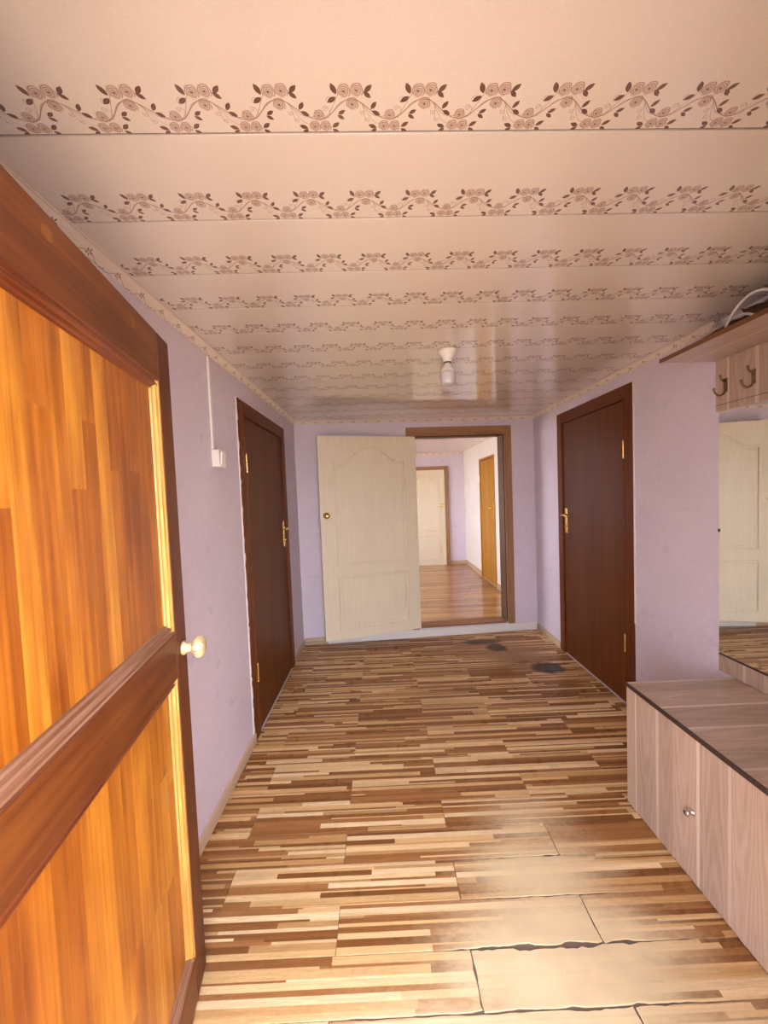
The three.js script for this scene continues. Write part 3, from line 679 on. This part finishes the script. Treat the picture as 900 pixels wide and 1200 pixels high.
// on the shelf: a crumpled dark bundle and the loose white cable
{
  const g = new THREE.SphereGeometry(1, 56, 28), p = g.attributes.position;
  for (let i = 0; i < p.count; i++) {
    const x = p.getX(i), y = p.getY(i), z = p.getZ(i), n = 0.55 + 0.85 * fbm(x * 3 + 4, z * 9 + y * 4, 5);
    p.setXYZ(i, x * n * 0.056, Math.max(y * n * 0.085, -0.041), z * n * 0.36 + 0.015 * Math.sin(x * 9));
  }
  g.computeVertexNormals(); g.translate(1.63, 2.216, -1.58);
  const m = mesh('crumpled_bag', g, std({ color: lin(0.085, 0.045, 0.025), map: tiled(plaster, 0.2, 0.2), roughness: 0.7 }));
  Object.assign(m.userData, { label: 'crumpled dark brown bag lying on the overhead shelf against the wall', category: 'bag' });
  const cable = (pts, label, r) => {
    const t = mesh('cable', new THREE.TubeGeometry(new THREE.CatmullRomCurve3(pts.map((q) => new THREE.Vector3(...q))), 48, r, 8), whitePlastic);
    Object.assign(t.userData, { label, category: 'cable' });
  };
  cable([[1.5, 2.18, -1.685], [1.5, 2.218, -1.672], [1.5, 2.25, -1.65], [1.5, 2.287, -1.604], [1.5, 2.302, -1.553], [1.5, 2.281, -1.49], [1.5, 2.18, -1.4]], 'white cable arching up from the overhead shelf to the ceiling', 0.0055);
  cable([[1.53, 2.18, -1.715], [1.53, 2.235, -1.705], [1.53, 2.256, -1.68], [1.53, 2.255, -1.64], [1.53, 2.235, -1.59], [1.53, 2.182, -1.53]], 'short white cable lying low along the overhead shelf edge', 0.005);
}

// ---------------------------------------------------------------- switch, trunking, lamp
{
  const s = group('light_switch', [XL, 1.785, -2.07], Math.PI / 2, { label: 'white surface mounted light switch on the left lilac wall', category: 'light switch' });
  mesh('box', bx(-0.042, 0.042, -0.045, 0.045, 0.0005, 0.036, 0.005), whitePlastic, s);
  mesh('cover_frame', bx(-0.044, 0.044, -0.047, 0.047, 0.036, 0.043, 0.003), whitePlastic, s);
  const k = bx(-0.026, 0.026, -0.034, 0.034, 0, 0.006, 0.002); k.rotateX(0.09); k.translate(0, 0, 0.043);
  mesh('rocker', k, std({ color: lin(0.86, 0.82, 0.74), roughness: 0.3 }), s);
  const t = group('cable_trunking', [XL, 1.833, -2.045], Math.PI / 2, { label: 'thin white cable trunking running from the ceiling down to the switch', category: 'cable trunking' });
  const len = H - 0.044 - 1.833;
  mesh('channel', bx(-0.008, 0.008, 0, len, 0.0005, 0.009, 0.001), whitePlastic, t);
  mesh('lid', bx(-0.0085, 0.0085, 0.001, len - 0.001, 0.009, 0.0115, 0.001), whitePlastic, t);
}
{
  const l = group('ceiling_lamp', [0.406, H, -2.2], 0, { label: 'white lamp holder with an unlit bulb hanging from the patterned ceiling', category: 'lamp' });
  mesh('holder', lathe([[0.001, 0], [0.052, 0], [0.054, -0.006], [0.052, -0.018], [0.046, -0.026], [0.036, -0.036], [0.026, -0.052], [0.023, -0.062], [0.024, -0.068], [0.001, -0.068]], 36), whitePlastic, l);
  mesh('seal_ring', lathe([[0.001, -0.066], [0.0205, -0.066], [0.0215, -0.0695], [0.0205, -0.073], [0.001, -0.073]], 28), blackRubber, l);
  const b = mesh('bulb', lathe([[0.001, -0.073], [0.0175, -0.073], [0.018, -0.082], [0.024, -0.094], [0.036, -0.108], [0.0405, -0.118], [0.041, -0.124], [0.001, -0.124]], 36), whitePlastic, l);
  mesh('bulb_globe', lathe([[0.001, -0.124], [0.0405, -0.124], [0.042, -0.128], [0.0425, -0.15], [0.0415, -0.172], [0.037, -0.184], [0.028, -0.191], [0.012, -0.194], [0.0005, -0.1945]], 36), bulbGlass, b);
}

renderer.render(scene, camera);
